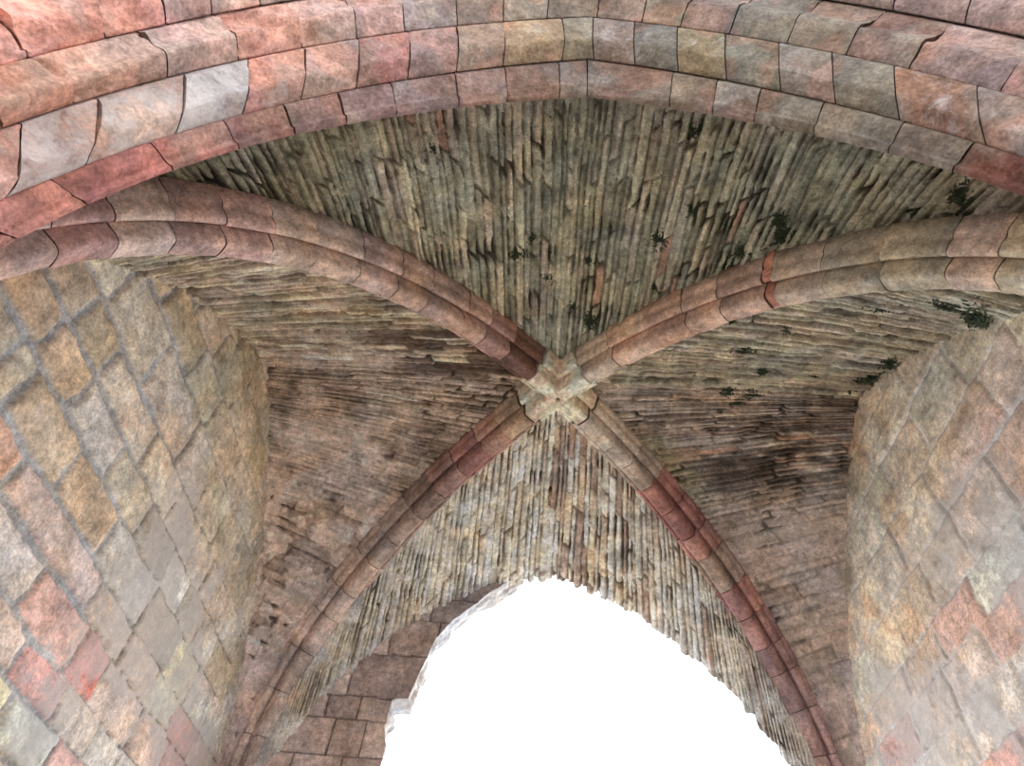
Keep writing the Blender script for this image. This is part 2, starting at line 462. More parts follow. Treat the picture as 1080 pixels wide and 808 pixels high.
def left_tones(P, ri, sid, joint, da, dl):
    Y, Z = P[..., 1], P[..., 2]
    lo = pick(sid, [(198, 112, 100), (196, 148, 132), (196, 154, 116), (186, 160, 146), (190, 140, 104), (172, 160, 152), (200, 130, 112)])
    hi = pick(sid, [(158, 140, 116), (152, 134, 104), (166, 152, 136), (146, 134, 112), (160, 150, 132), (164, 140, 110)])
    k = sstep(2.0, 1.7, Z + (srand(sid, 41) - .5) * .4 - .06 * (Y - 2.6))[..., None]
    C = hi * (1 - k) + lo * k
    for z0, ya, yb, tone in LEFT_STONES:
        m = ((ri == lz.index(z0)) & (Y > ya - .03) & (Y < yb + .03) & (Y + (fbm(P * 6 + 9, 3, 24) - .5) * .05 >= ya) & (Y + (fbm(P * 6 + 9, 3, 24) - .5) * .05 < yb))[..., None]
        C = np.where(m, lin(tone), C)
    oc = sstep(.54, .66, fbm(P * 3.1, 3, 211)) * .25 * (1 - k[..., 0])
    C = C * (1 - oc[..., None]) + lin((166, 124, 78)) * oc[..., None]
    gr = sstep(2.3, 3.0, Z) * sstep(1.9, 2.6, Y) * sstep(.4, .6, fbm(P * 2.6, 3, 213)) * .55
    C = C * (1 - gr[..., None]) + lin((126, 122, 88)) * gr[..., None]
    sm = sstep(.45, .6, fbm(P * 1.7, 3, 215)) * sstep(2.6, 3.1, Y) * sstep(3.0, 2.4, Z)
    lime = np.clip(.38 + .5 * sm + .1 * sstep(.02, 0, np.minimum(da, dl) - .02), 0, 1) * (1 - .9 * joint)
    grey = sstep(3.6, 2.4, Y + .32 * (Z - 2))[..., None]
    mort = lin((128, 127, 127)) * grey + lin((112, 104, 92)) * (1 - grey)
    return C, lime, mort
ashlar_wall('wall_left', XL, 1, np.array(lz), lcuts, left_tones, None,
            lambda Y, Z: .004 + .015 * sstep(3.4, 2.2, Y + .32 * (Z - 2)),
            'left wall of pinkish and ochre squared stone with thick grey mortar joints', 21)

rz = [-1.7, -1.4, -1.1, -.8, -.5, -.2, .1, .38, .65, .9, 1.15, 1.4, 1.63, 1.87, 2.11, 2.335, 2.67, 3.025, 3.385, 3.7, 3.95, 4.3]
rk = {1.87: [2.5, 3.1, 3.55, 4.05], 2.11: [2.45, 3.0, 3.45, 3.92, 4.4], 2.335: [2.4, 2.85, 3.29, 3.75, 4.21], 2.67: [2.13, 2.87, 3.4, 3.8, 4.3], 3.025: [2.2, 2.71, 3.19, 3.54, 3.89], 3.385: [2.1, 2.58, 3.27, 3.65], 3.7: [2.7, 3.1]}
rcuts = fill_cuts([rk.get(z, [2.2 + r_.uniform(-.3, .3)]) for z in rz[:-1]], r_, .32, .6)

def right_tones(P, ri, sid, joint, da, dl):
    Y, Z = P[..., 1], P[..., 2]
    hi = pick(sid, [(168, 152, 128), (160, 146, 124), (172, 156, 136), (164, 144, 116), (158, 150, 128)])
    lo = pick(sid, [(186, 144, 128), (188, 150, 134), (182, 130, 116), (192, 160, 146), (186, 146, 118), (170, 152, 142)])
    k = sstep(2.9, 2.2, Z + (srand(sid, 43) - .5) * .6 + .35 * (Y - 3))[..., None]
    C = hi * (1 - k) + lo * k
    oc = sstep(.56, .66, fbm(P * 3.3, 3, 311)) * .6 * sstep(2.9, 3.4, Y)
    C = C * (1 - oc[..., None]) + lin((178, 134, 86)) * oc[..., None]
    # the brown scar across one stone and a darker brown patch beside the vault corner
    s1 = np.exp(-(((Y - 2.42) / .2) ** 2 + ((Z - 2.93 + .1 * (Y - 2.42)) / .05) ** 2)) * .8
    s2 = np.exp(-(((Y - 4.12) / .16) ** 2 + ((Z - 3.15) / .17) ** 2)) * .75
    C = C * (1 - s1[..., None]) + lin((122, 92, 72)) * s1[..., None]
    C = C * (1 - s2[..., None]) + lin((104, 84, 66)) * s2[..., None]
    gr = sstep(2.7, 3.4, Z) * sstep(.42, .6, fbm(P * 2.6, 3, 313)) * .4
    C = C * (1 - gr[..., None]) + lin((140, 134, 104)) * gr[..., None]
    lime = np.clip(.32 + .5 * sstep(3.1, 2.3, Z) * sstep(.3, .6, fbm(P * 1.9, 3, 315)) + .22 * sstep(.05, 0., np.minimum(da, dl)), 0, 1)
    mort = lin((186, 174, 162)) * np.ones_like(C)
    return C, lime, mort
ashlar_wall('wall_right', XR, -1, np.array(rz), rcuts, right_tones, None,
            lambda Y, Z: .004 + .004 * sstep(2.5, 3.2, Z), 'right wall of beige and pale red squared stone smeared with lime', 31)

# ------------------------------------------------------------------ far wall remnant
def far_wall():
    zi = np.array([-1.6, 1.94, 2.06, 2.19, 2.40, 2.411, 2.42, 2.49, 2.75, 2.93, 3.10, 3.30, 3.40, 3.54, 3.62])
    xi = np.array([-1.12, -1.12, -1.11, -1.15, -1.14, -1.14, -1.015, -1.0, -.93, -.88, -.77, -.57, -.48, -.31, -.2])
    zs = np.concatenate([np.linspace(-1.6, 1.6, 60)[:-1], np.linspace(1.6, 3.6, 230)])
    inner = np.interp(zs, zi, xi)
    ua = np.linspace(-1, 0, 400); za = arch(ua, HALF, HF, ZF, EF); xa = ua * HALF * 1.05
    outer = np.maximum(np.interp(zs, za, xa) - .1, -2.22); outer = np.minimum(outer, inner - .02)
    u = np.linspace(0, 1, 130)
    Xx = outer[None] * (1 - u[:, None]) + inner[None] * u[:, None]
    Zz = np.broadcast_to(zs[None], Xx.shape)
    yf = YC + BS
    P = np.stack([Xx, np.full_like(Xx, yf), Zz], -1)
    rows = np.array([-1.9, -1.5, -1.1, -.7, -.3, .1, .45, .75, 1.05, 1.35, 1.65, 1.98, 2.235, 2.405, 2.755, 3.08, 3.3, 3.8])
    r = np.random.default_rng(5); cuts = []
    kn = {1.98: [-2.6, -1.86, -1.53, -1.29], 2.235: [-2.4, -1.62, -1.38], 2.405: [-2.4, -1.5], 1.65: [-2.4, -1.75, -1.4], 2.755: [-2.4, -1.25], 3.08: [-2.6, -.95]}
    for z in rows[:-1]:
        c = list(kn.get(z, [-2.7 + r.uniform(0, .3)]))
        while c[-1] < .3: c.append(c[-1] + r.uniform(.35, .6))
        cuts.append(c)
    w1 = (fbm(P * 5, 2, 401) - .5) * .03
    ri, sid, da, dl = lay(Zz + w1, Xx + w1, rows, cuts)
    d = np.minimum(da, dl); joint = 1 - sstep(.4, 1.2, d / .006)
    rnd = np.clip(d / .03, 0, 1)
    h = (srand(sid, 11) - .5) * .02 + .008 * rnd + (fbm(P * 8, 3, 405) - .5) * .02 - joint * .015
    C = pick(sid, [(150, 128, 122), (140, 118, 116), (158, 138, 132), (134, 116, 116)])
    C = C * (1 - .75 * joint[..., None]) + lin((60, 50, 46)) * .75 * joint[..., None]
    front = P.copy(); front[..., 1] -= h
    # broken reveal going back through the wall
    nv = 30; v = np.linspace(0, 1, nv + 1)[1:]
    jag = .09 * (fbm(np.stack([zs * 0, zs * 0, zs * 9], -1), 3, 411) - .5) + .10 * (fbm(np.stack([zs * 0 + 4, zs * 0, zs * 3.4], -1), 2, 413) - .5)
    depth = .27
    xb = np.interp(zs, zi, xi) + jag * 1.3 - .02
    R = np.zeros((nv, len(zs), 3))
    R[..., 0] = inner[None] * (1 - v[:, None]) + xb[None] * v[:, None]; R[..., 1] = yf + v[:, None] * depth; R[..., 2] = zs[None]
    nz = fbm(R * 13, 3, 417) - .5
    R[..., 0] += nz * .10 * np.minimum(1, v[:, None] * 4)
    CR = np.ones(R.shape) * lin((150, 150, 156)); kk = sstep(.5, .62, fbm(R * 9, 3, 419))[..., None]  # pale rubble, with the bluish sky light on the reveal put into its tone
    CR = CR * (1 - kk * .6) + lin((116, 102, 98)) * kk * .6
    ends = R[-1].copy(); back0 = front[0].copy(); back0[..., 1] = yf + depth
    A = np.concatenate([front, R, back0[None]], 0)
    CC = np.concatenate([C, CR, CR[-1:]], 0)
    n, m = A.shape[:2]
    lime = np.concatenate([np.full(C.shape[:2], .15), np.full(CR.shape[:2], .6), np.full((1, m), .3)], 0)
    F = [grid_faces(n, m)]
    idx = np.arange(n * m).reshape(n, m)
    F.append(np.stack([idx[-1, :-1], idx[0, :-1], idx[0, 1:], idx[-1, 1:]], 1))
    o = make_mesh('wall_far', A.reshape(-1, 3), np.concatenate(F), M_WALL, None, np.concatenate([CC * A_WALL, lime[..., None]], -1).reshape(-1, 4))
    tag(o, 'broken left half of the far arched wall, big grey purple blocks with a pale torn edge', 'wall', None, 'structure')
far_wall()

# ------------------------------------------------------------------ ribs
HALFPROF = [(.205, .30), (.205, .205), (.196, .190), (.182, .182), (.178, .165), (.183, .145), (.178, .116), (.160, .092), (.138, .085), (.118, .094),
            (.104, .118), (.095, .152), (.085, .142), (.084, .085), (.085, .050), (.081, .026), (.068, .008), (.050, .001), (.025, .0), (0., .0)]   # (side, height above the soffit line)
HALFPROF = [(w * .72, h * .86) for w, h in HALFPROF]
PROF = np.array([(-w, h) for w, h in HALFPROF] + [(w, h) for w, h in HALFPROF[-2::-1]])
ARM = .275
def sweep_stone(name, centre, N, S, prof, mat, parent, base, tone, lime, seed, amp=.006, top=None):
    """a stone swept through stations centre/N/S with the cross-section prof (side, up); ends capped and slightly worn"""
    n = len(centre); m = len(prof)
    V = np.zeros((n, m, 3)); c0 = prof.mean(0)
    for i in range(n):
        e = min(i, n - 1 - i); s = {0: .975, 1: .995}.get(e, 1.0)
        p = c0 + (prof - c0) * s
        V[i] = centre[i] + S[i] * p[:, :1] + N[i] * p[:, 1:]
    nn = (fbm(V * 11 + seed, 3, 500) - .5) * amp * 2 + (fbm(V * 38, 2, 510) - .5) * amp * .8
    dirs = V - (centre[:, None] + N[:, None] * .13); dirs /= np.linalg.norm(dirs, axis=2)[..., None]
    V = V + dirs * nn[..., None]
    V[..., 0] = np.clip(V[..., 0], -2.19, 2.19); V[..., 1] = np.clip(V[..., 1], .83, 9)
    idx = np.arange(n * m).reshape(n, m)
    F = [list(q) for q in grid_faces(n, m)]
    F += [[idx[i, m - 1], idx[i + 1, m - 1], idx[i + 1, 0], idx[i, 0]] for i in range(n - 1)]
    F += [list(idx[0, ::-1]), list(idx[-1])]
    k = sstep(.4, .65, fbm(V * 5 + seed, 3, 520))[..., None]
    t0 = lin(tone); C = t0 * (1 - k) + t0 * np.array([.72, .76, .84]) * k
    col = np.concatenate([C * A_RIB, np.full((n, m, 1), lime)], -1).reshape(-1, 4)
    return make_mesh(name, V.reshape(-1, 3), F, mat, parent, col, base, sat=.56)

RIBT = {
    (-1, -1): ('near left vault rib, red brown moulded stone, darkest beside the keystone',
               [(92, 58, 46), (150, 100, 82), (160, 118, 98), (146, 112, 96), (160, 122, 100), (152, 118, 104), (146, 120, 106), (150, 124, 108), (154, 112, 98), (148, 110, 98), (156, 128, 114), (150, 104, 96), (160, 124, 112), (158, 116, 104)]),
    (1, -1): ('near right vault rib, orange and greenish moulded stone with a broken joint',
              [(164, 142, 122), (168, 128, 102), (164, 120, 94), (160, 124, 102), (156, 120, 100), (178, 100, 68), (146, 122, 98), (132, 118, 94), (136, 124, 98), (150, 124, 104), (140, 128, 102), (146, 122, 104), (148, 136, 112), (176, 132, 114)]),
    (-1, 1): ('far left vault rib, dull red stones above and pale pinkish stones below',
              [(146, 116, 88), (142, 98, 80), (136, 82, 74), (130, 92, 82), (126, 98, 84), (138, 112, 98), (142, 118, 104), (150, 126, 114), (154, 130, 118), (158, 134, 124), (160, 136, 124), (164, 142, 130), (160, 138, 128)]),
    (1, 1): ('far right vault rib, three grey beige stones above and deep red stones below',
             [(162, 144, 124), (156, 136, 116), (150, 126, 106), (140, 82, 72), (138, 78, 70), (134, 88, 80), (126, 104, 94), (142, 90, 84), (138, 92, 88), (134, 96, 94), (140, 104, 100), (146, 112, 110), (150, 118, 114)]),
}
def build_rib(sx, sy):
    label, tones = RIBT[(sx, sy)]
    r = np.random.default_rng(60 + sx * 3 + sy)
    P = rib_curve(sx, sy, 700); T, S, N = rib_frames(P, sx, sy); S = np.broadcast_to(S, P.shape)
    L = np.r_[0, np.cumsum(np.linalg.norm(np.diff(P, axis=0), axis=1))]
    foot = P[-1]
    base = (foot[0], foot[1], foot[2] + EYE)
    t = thing('vault_rib', label, 'rib', base, 'diagonal ribs of the vault')
    end = L[-1] - .02
    s = ARM + .006; i = 0
    while s < end - .08:
        ln = r.uniform(.2, .31)
        broken = (sx, sy) == (1, -1) and i == 5
        if broken: ln = .055
        e = min(s + ln, end)
        if end - e < .12: e = end
        q = np.linspace(s + .002, e - .002, 9)
        q = np.r_[q[0], q[0] + .005, q[1:-1], q[-1] - .005, q[-1]]
        g = lambda A: np.stack([np.interp(q, L, A[:, k]) for k in range(3)], 1)
        off = (r.random(2) - .5) * .007
        if broken: off = np.array([0., .016])
        c = g(P) + g(S) * off[0] + g(N) * off[1]
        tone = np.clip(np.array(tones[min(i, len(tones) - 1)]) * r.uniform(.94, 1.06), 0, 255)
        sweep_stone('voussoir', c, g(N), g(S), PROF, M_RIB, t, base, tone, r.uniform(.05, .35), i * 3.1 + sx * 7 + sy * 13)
        s = e; i += 1
for sx, sy in ((-1, -1), (1, -1), (-1, 1), (1, 1)): build_rib(sx, sy)

# keystone: the two rib profiles crossing in one stone
def keystone():
    d1 = np.array([HALF, (BN + BS) / 2]); d1 /= np.linalg.norm(d1); d2 = np.array([-d1[0], d1[1]])
    n = 151; q = np.linspace(-.30, .30, n)
    U, W = np.meshgrid(q, q, indexing='ij')            # U along d1, W along d2
    kp = np.array([(0, 0), (.02, 0), (.05, .002), (.07, .010), (.08, .03), (.086, .13), (.097, .135), (.118, .096), (.138, .088), (.16, .094), (.178, .116), (.186, .15), (.196, .19), (.205, .205)])
    kp = kp * np.array([.74, .86])
    prof = lambda x: np.interp(np.abs(x), kp[:, 0], kp[:, 1])
    inA = np.abs(U) <= ARM; inB = np.abs(W) <= ARM
    hA = np.where(inA, prof(W * 1.0), .3); hB = np.where(inB, prof(U), .3)
    h = np.minimum(hA, hB) - .006
    rr = np.hypot(U, W); h = h + .05 * (1 - sstep(.010, .017, rr))
    keep = (inA & (np.abs(W) <= .152)) | (inB & (np.abs(U) <= .152))
    D = U[..., None] * d1 + W[..., None] * d2
    X = np.stack([D[..., 0], YC + D[..., 1], HB + h - .02 * (rr / .2) ** 2 * .3], -1)
    X[..., 2] += (fbm(X * 14, 3, 600) - .5) * .010
    top = X.copy(); top[..., 2] = HB + .31
    fk = keep[:-1, :-1] & keep[1:, :-1] & keep[1:, 1:] & keep[:-1, 1:]
    idx = np.arange(n * n).reshape(n, n); nb = n * n; F = []
    for i in range(n - 1):
        for j in range(n - 1):
            if not fk[i, j]: continue
            a, b, c, d = idx[i, j], idx[i + 1, j], idx[i + 1, j + 1], idx[i, j + 1]
            F.append((d, c, b, a)); F.append((a + nb, b + nb, c + nb, d + nb))
            for (p, s), o in (((a, b), fk[i, j - 1] if j else False), ((b, c), fk[i + 1, j] if i < n - 2 else False), ((c, d), fk[i, j + 1] if j < n - 2 else False), ((d, a), fk[i - 1, j] if i else False)):
                if not o: F.append((p, s, s + nb, p + nb))
    V = np.concatenate([X.reshape(-1, 3), top.reshape(-1, 3)])
    used = np.unique(np.array(F).ravel()); mp = -np.ones(len(V), int); mp[used] = np.arange(len(used))
    F = mp[np.array(F)]; V = V[used]
    k = sstep(.4, .65, fbm(V * 6, 3, 611))[:, None]
    C = lin((182, 162, 130)) * (1 - k) + lin((160, 138, 112)) * k
    hole = (np.hypot(V[:, 0], V[:, 1] - YC) < .013)[:, None]
    C = C * (1 - hole) + lin((50, 44, 38)) * hole
    base = (0, YC, HB + EYE)
    o = make_mesh('keystone', V, F, M_RIB, None, np.concatenate([C * A_RIB, np.full((len(V), 1), .12)], 1), base)
    tag(o, 'pale beige cross shaped keystone with a small hole where the four ribs meet', 'keystone')
keystone()

# ------------------------------------------------------------------ near arch: four stepped orders
def order_curve(x0, w, H, e, z0, y, n=2001):
    u = np.sin(np.linspace(-np.pi / 2, np.pi / 2, n))
    return resample(np.stack([x0 + w * u, 0 * u + y, arch(u, w, H, z0, e)], 1), n)
EDGE = [order_curve(.008, 1.5136, 3.0802, .8505, 1.2169, .766), order_curve(.0073, 1.5134, 3.2922, 1.0996, 1.0775, .655),
        order_curve(-.0017, 1.5092, 3.5071, .7897, 1.2377, .515), order_curve(.04, 1.60, 3.85, .12, 1.1, .39), order_curve(.04, 1.75, 4.12, .12, 1.1, .25)]
JT = [[.0, .049, .094, .153, .202, .246, .288, .33, .384, .427, .474, .499, .571, .607, .641, .688, .743, .787, .84, .89, .945, 1.],
      [.0, .03, .07, .114, .17, .216, .259, .302, .344, .385, .425, .477, .504, .539, .575, .614, .656, .696, .74, .794, .85, .9, .95, 1.],
      [.0, .06, .1, .159, .209, .257, .301, .341, .386, .426, .464, .507, .545, .577, .617, .662, .706, .75, .808, .86, .91, .955, 1.],
      [.0, .05, .1, .14, .176, .206, .24, .28, .325, .37, .42, .47, .52, .57, .62, .665, .71, .755, .80, .85, .9, .95, 1.]]
TONES = [  # stone colours, with the stronger light on the left painted in
    [(205, 132, 112), (212, 132, 114), (188, 112, 104), (182, 108, 98), (166, 112, 106), (152, 116, 110), (146, 112, 108), (142, 112, 108), (142, 108, 104), (136, 110, 96), (138, 118, 108), (136, 116, 104), (150, 126, 106), (150, 130, 118), (146, 128, 108), (150, 130, 108), (156, 130, 110), (140, 80, 66), (168, 144, 124), (176, 150, 132), (170, 146, 130)],
    [(214, 150, 130), (216, 160, 144), (212, 172, 156), (200, 168, 154), (188, 176, 172), (206, 140, 130), (192, 150, 144), (186, 118, 106), (170, 130, 118), (164, 130, 106), (168, 136, 100), (142, 126, 102), (150, 126, 112), (132, 126, 118), (164, 140, 100), (150, 140, 116), (164, 146, 134), (150, 136, 118), (184, 130, 100), (178, 152, 142), (196, 176, 166), (190, 164, 150), (186, 150, 136)],
    [(216, 142, 116), (214, 144, 116), (212, 150, 128), (210, 162, 148), (210, 148, 130), (204, 158, 144), (196, 150, 140), (170, 142, 132), (164, 136, 118), (156, 136, 120), (150, 130, 112), (154, 128, 112), (150, 136, 118), (156, 136, 124), (150, 138, 124), (164, 144, 124), (160, 124, 108), (184, 148, 138), (206, 148, 134), (200, 160, 146), (196, 156, 140), (190, 150, 138)],
    [(222, 150, 128), (224, 150, 128), (224, 146, 126), (220, 142, 122), (216, 156, 142), (206, 164, 150), (190, 156, 144), (176, 150, 138), (170, 146, 132), (164, 142, 128), (160, 140, 126), (160, 140, 126), (160, 140, 128), (164, 140, 128), (166, 146, 134), (176, 146, 134), (190, 152, 140), (200, 160, 148), (204, 164, 152), (206, 166, 152), (200, 160, 148), (200, 160, 148)]]
OPROF = [  # (fraction from own edge to the next, depth into the masonry)
    [(.16, .13), (.05, .05), (.02, .022), (.04, .008), (.08, .0), (.17, -.006), (.25, -.010), (.28, .002), (.33, .006), (.5, .004), (.7, .004), (.86, .006), (.93, .012), (.99, .03), (.86, .13)],
    [(.16, .13), (.06, .06), (.012, .018), (.06, .004), (.16, -.012), (.24, -.024), (.29, -.029), (.34, -.029), (.5, -.022), (.68, -.014), (.85, -.004), (.93, .006), (.97, .014), (.988, .04), (.86, .13)],
    [(.16, .13), (.06, .06), (.012, .018), (.06, .004), (.16, -.014), (.24, -.03), (.30, -.038), (.36, -.038), (.48, -.022), (.6, -.006), (.75, .0), (.88, .004), (.95, .014), (.988, .04), (.86, .13)],
    [(.16, .13), (.06, .06), (.012, .018), (.06, .002), (.16, -.018), (.26, -.03), (.32, -.034), (.4, -.034), (.6, -.024), (.8, -.012), (.94, .004), (.985, .02), (1.0, .05), (.9, .13)]]
OLAB = ['innermost ring of the near arch, chamfered red and grey stones framing the vault', 'second ring of the near arch from the vault, rounded stones whitest on the left',
        'third ring of the near arch from the vault, broad worn pink and grey stones', 'outermost ring of the near arch at the top edge, bright pink broken stones']

def refine(p, n=3):
    p = np.array(p); q = [p[0]]
    for a, b in zip(p[:-1], p[1:]):
        for k in range(1, n + 1): q.append(a + (b - a) * k / n)
    return np.array(q)

def ring_stone(A, Bc, prof, parent, base, tone, lime, seed, amp, name='voussoir', label=None):
    n = len(A); m = len(prof)
    T = np.gradient(A, axis=0) if n > 1 else None
    T /= np.linalg.norm(T, axis=1)[:, None]
    AB = Bc - A
    O = np.cross(T, AB); O /= np.linalg.norm(O, axis=1)[:, None]
    ctr = np.array([0, 0, 1.0]); 
    s = np.sign(((A - ctr) * O).sum(1)); O *= np.where(s == 0, 1, s)[:, None]
    Rd = O.copy(); Rd[:, 1] = 0; Rd /= np.linalg.norm(Rd, axis=1)[:, None]
    V = A[:, None] + AB[:, None] * prof[None, :, :1] + O[:, None] * np.minimum(prof[None, :, 1:], .02) + Rd[:, None] * np.maximum(prof[None, :, 1:] - .02, 0)
    cen = V.mean(1, keepdims=True)
    for i in range(n):
        e = min(i, n - 1 - i); sc = {0: .975, 1: .996}.get(e, 1.0)
        V[i] = cen[i] + (V[i] - cen[i]) * sc
    face = ((1 - sstep(.03, .1, prof[:, 1])) * sstep(.02, .14, prof[:, 0]) * sstep(.99, .86, prof[:, 0]))[None, :]
    nn = (fbm(V * 7 + seed, 4, 700) - .5) * amp * 2 + (fbm(V * 24, 3, 710) - .5) * amp * .9
    # spalled patches
    sp = sstep(.56, .62, fbm(V * 5.5 + seed * 1.7, 2, 720)) * amp * 1.3
    V = V + O[:, None] * ((nn + sp) * face)[..., None]
    idx = np.arange(n * m).reshape(n, m)
    F = [list(q) for q in grid_faces(n, m)]
    F += [[idx[i, m - 1], idx[i + 1, m - 1], idx[i + 1, 0], idx[i, 0]] for i in range(n - 1)]
    F += [list(idx[0, ::-1]), list(idx[-1])]
    k = sstep(.42, .62, fbm(V * 4 + seed, 3, 730))[..., None]
    t0 = lin(tone); t1 = t0 * np.array([.86, .9, .98])
    C = t0 * (1 - k) + t1 * k
    kg = (sstep(.5, .66, fbm(V * 6.5 + seed * .7, 4, 740)) * .6)[..., None]
    C = C * (1 - kg) + (lin((168, 156, 140)) * .6 + t0 * .25) * kg
    k2 = (sp / (amp * 1.3))[..., None] * .35
    C = C * (1 - k2) + lin((200, 130, 104)) * k2 * np.clip(t0.mean() / .3, .5, 1.2)
    col = np.concatenate([C * A_RING, np.full((n, m, 1), lime)], -1).reshape(-1, 4)
    o = make_mesh(name, V.reshape(-1, 3), F, M_ARCH, parent, col, base, sat=.72)
    return o

for k in range(4):
    r = np.random.default_rng(90 + k)
    A, Bc = EDGE[k], EDGE[k + 1]
    base = (0, float(A[1000, 1]), EYE + 1.2)
    t = thing('arch_ring', OLAB[k], 'arch', base, 'stepped rings of the near arch')
    prof = refine(OPROF[k], 3)
    J = JT[k]
    for i in range(len(J) - 1):
        a, b = J[i], J[i + 1]
        q = np.linspace(a + .0004, b - .0004, 17)
        q = np.r_[q[0], q[0] + .0008, q[1:-1], q[-1] - .0008, q[-1]]
        ii = q * 2000
        g = lambda X: np.stack([np.interp(ii, np.arange(2001), X[:, c]) for c in range(3)], 1)
        left = 1 - sstep(.2, .45, (a + b) / 2)
        amp = .007 + .003 * left * (k >= 1) + .011 * left * (k >= 2) + .003 * (k >= 2)
        tone = np.array(TONES[k][min(i, len(TONES[k]) - 1)]) * (1 - .13 * sstep(.5, .62, (a + b) / 2) - .03 * (1 - left))  # right side lowered: weaker light there put into the stone tone
        lime = [.22, .34, .18, .12][k] + r.uniform(-.1, .1) + (.3 if k == 1 and 2 <= i <= 4 else 0)
        o = ring_stone(g(A), g(Bc), prof, t, base, tone, lime, i * 2.7 + k * 11, amp)
    for sgn, e in ((-1, 0), (1, -1)):                 # jamb below the springing
        fl = lambda p: p * np.array([1, 1, 0]) + np.array([0, 0, -1.6])
        cut = [0.003]
        while cut[-1] < .93: cut.append(cut[-1] + r.uniform(.09, .16))
        cut[-1] = 1.
        for q, (c0, c1) in enumerate(zip(cut[:-1], cut[1:])):
            s = np.linspace(c0 + .0012, c1 - .0012 * (c1 < 1), 17); s = np.r_[s[0], s[0] + .002, s[1:-1], s[-1] - .002, s[-1]][:, None]
            Aj = A[e] * (1 - s) + fl(A[e]) * s; Bj = Bc[e] * (1 - s) + fl(Bc[e]) * s
            if sgn < 0: Aj, Bj = Aj[::-1], Bj[::-1]
            ring_stone(Aj, Bj, prof, t, base, np.array((196, 148, 130)) * r.uniform(.9, 1.05), r.uniform(.1, .3), 50 + k * 31 + sgn * 7 + q * 2.3, .009, 'jamb_stone')

# masonry carrying the near arch
def front_wall():
    n = 160; cx, cz = 0., 1.0
    Vs, Fs = [], []; off = 0
    for k in range(4):
        ya = EDGE[k + 1][0, 1] + .004; yb = EDGE[k][0, 1] + (.029 if k == 0 else 0)
        p = resample(EDGE[k + 1], n)
        path = np.concatenate([[[p[0, 0], 0, -1.6]], p, [[p[-1, 0], 0, -1.6]]])
        for q in path:
            d = np.array([q[0] - cx, max(q[2] - cz, 0.)]); d /= np.linalg.norm(d)
            q[0] += d[0] * .16; q[2] += d[1] * .16
        far = path.copy()
        for q, w in zip(far, path):
            x, z = w[0], w[2]
            if z <= 1.3: q[:] = (np.sign(x) * 2.74, 0, z)
            else:
                th = math.atan2(z - 1.3, x); dx, dz = math.cos(th), math.sin(th)
                r = min(2.74 / max(abs(dx), 1e-6), 3.5 / max(abs(dz), 1e-6)); q[:] = (dx * r, 0, 1.3 + dz * r)
        V = []; m = len(path)
        for y in (ya, yb):
            for q in (path, far):
                a = q.copy(); a[:, 1] = y; V.append(a)
        V = np.concatenate(V); F = []
        for i in range(m - 1):
            a, b, c2, d = i, i + 1, m + i + 1, m + i
            F += [(a, b, c2, d), (d + 2 * m, c2 + 2 * m, b + 2 * m, a + 2 * m), (b, a, a + 2 * m, b + 2 * m), (d, c2, c2 + 2 * m, d + 2 * m)]
        F += [(0, m, 3 * m, 2 * m), (m - 1, 3 * m - 1, 4 * m - 1, 2 * m - 1)]
        Vs.append(V); Fs.append(np.array(F) + off); off += len(V)
    V = np.concatenate(Vs)
    C = np.tile(np.r_[lin((160, 136, 122)), .25], (len(V), 1))
    o = make_mesh('wall_front', V, np.concatenate(Fs), M_WALL, None, C, smooth=False)
    tag(o, 'masonry above and beside the near arch', 'wall', None, 'structure')
front_wall()

# corner piers under the rib feet
def pier(n, sx, sy):
    foot = rib_curve(sx, sy, 50)[-1]
    z1 = foot[2] - .02; x, y = foot[0], foot[1]
    zs = np.linspace(-1.6, z1, 90); ang = np.linspace(0, 2 * np.pi, 33)[:-1]
    rr = .19 + .0 * ang
    sq = np.stack([np.sign(np.cos(ang)) * np.abs(np.cos(ang)) ** .5, np.sign(np.sin(ang)) * np.abs(np.sin(ang)) ** .5], 1)
    V = np.zeros((len(zs), 32, 3))
    V[..., 0] = x + sq[None, :, 0] * .19; V[..., 1] = y + sq[None, :, 1] * .19; V[..., 2] = zs[:, None]
    nz = fbm(V * 9, 3, 801) - .5; c = np.array([x, y])
    crs = np.abs(((zs + 1.6) / .3) % 1 - .5); groove = sstep(.47, .5, crs)
    s = 1 + nz * .05 - groove[:, None] * .05
    V[..., :2] = c + (V[..., :2] - c) * s[..., None]
    idx = np.arange(len(zs) * 32).reshape(-1, 32); F = []
    for i in range(len(zs) - 1):
        for j in range(32):
            F.append((idx[i, j], idx[i, (j + 1) % 32], idx[i + 1, (j + 1) % 32], idx[i + 1, j]))
    F += [tuple(idx[0, ::-1]), tuple(idx[-1])]
    C = np.tile(np.r_[lin((156, 128, 116)), .2], (len(zs) * 32, 1))
    o = make_mesh('corner_pier_%d' % n, V.reshape(-1, 3), F, M_RIB, None, C)
    tag(o, kind='structure')
for i, (sx, sy) in enumerate(((-1, -1), (1, -1), (-1, 1), (1, 1))): pier(i + 1, sx, sy)

# ground
def ground():
    n = 60; q = np.linspace(-14, 14, n); X, Y = np.meshgrid(q, q + 3, indexing='ij')
    Z = -1.6 - .03 + (fbm(np.stack([X, Y, 0 * X], -1) * .8, 3, 900) - .5) * .05
    o = make_mesh('floor', np.stack([X, Y, Z], -1).reshape(-1, 3), grid_faces(n, n), M_GROUND)
    tag(o, kind='structure')
ground()

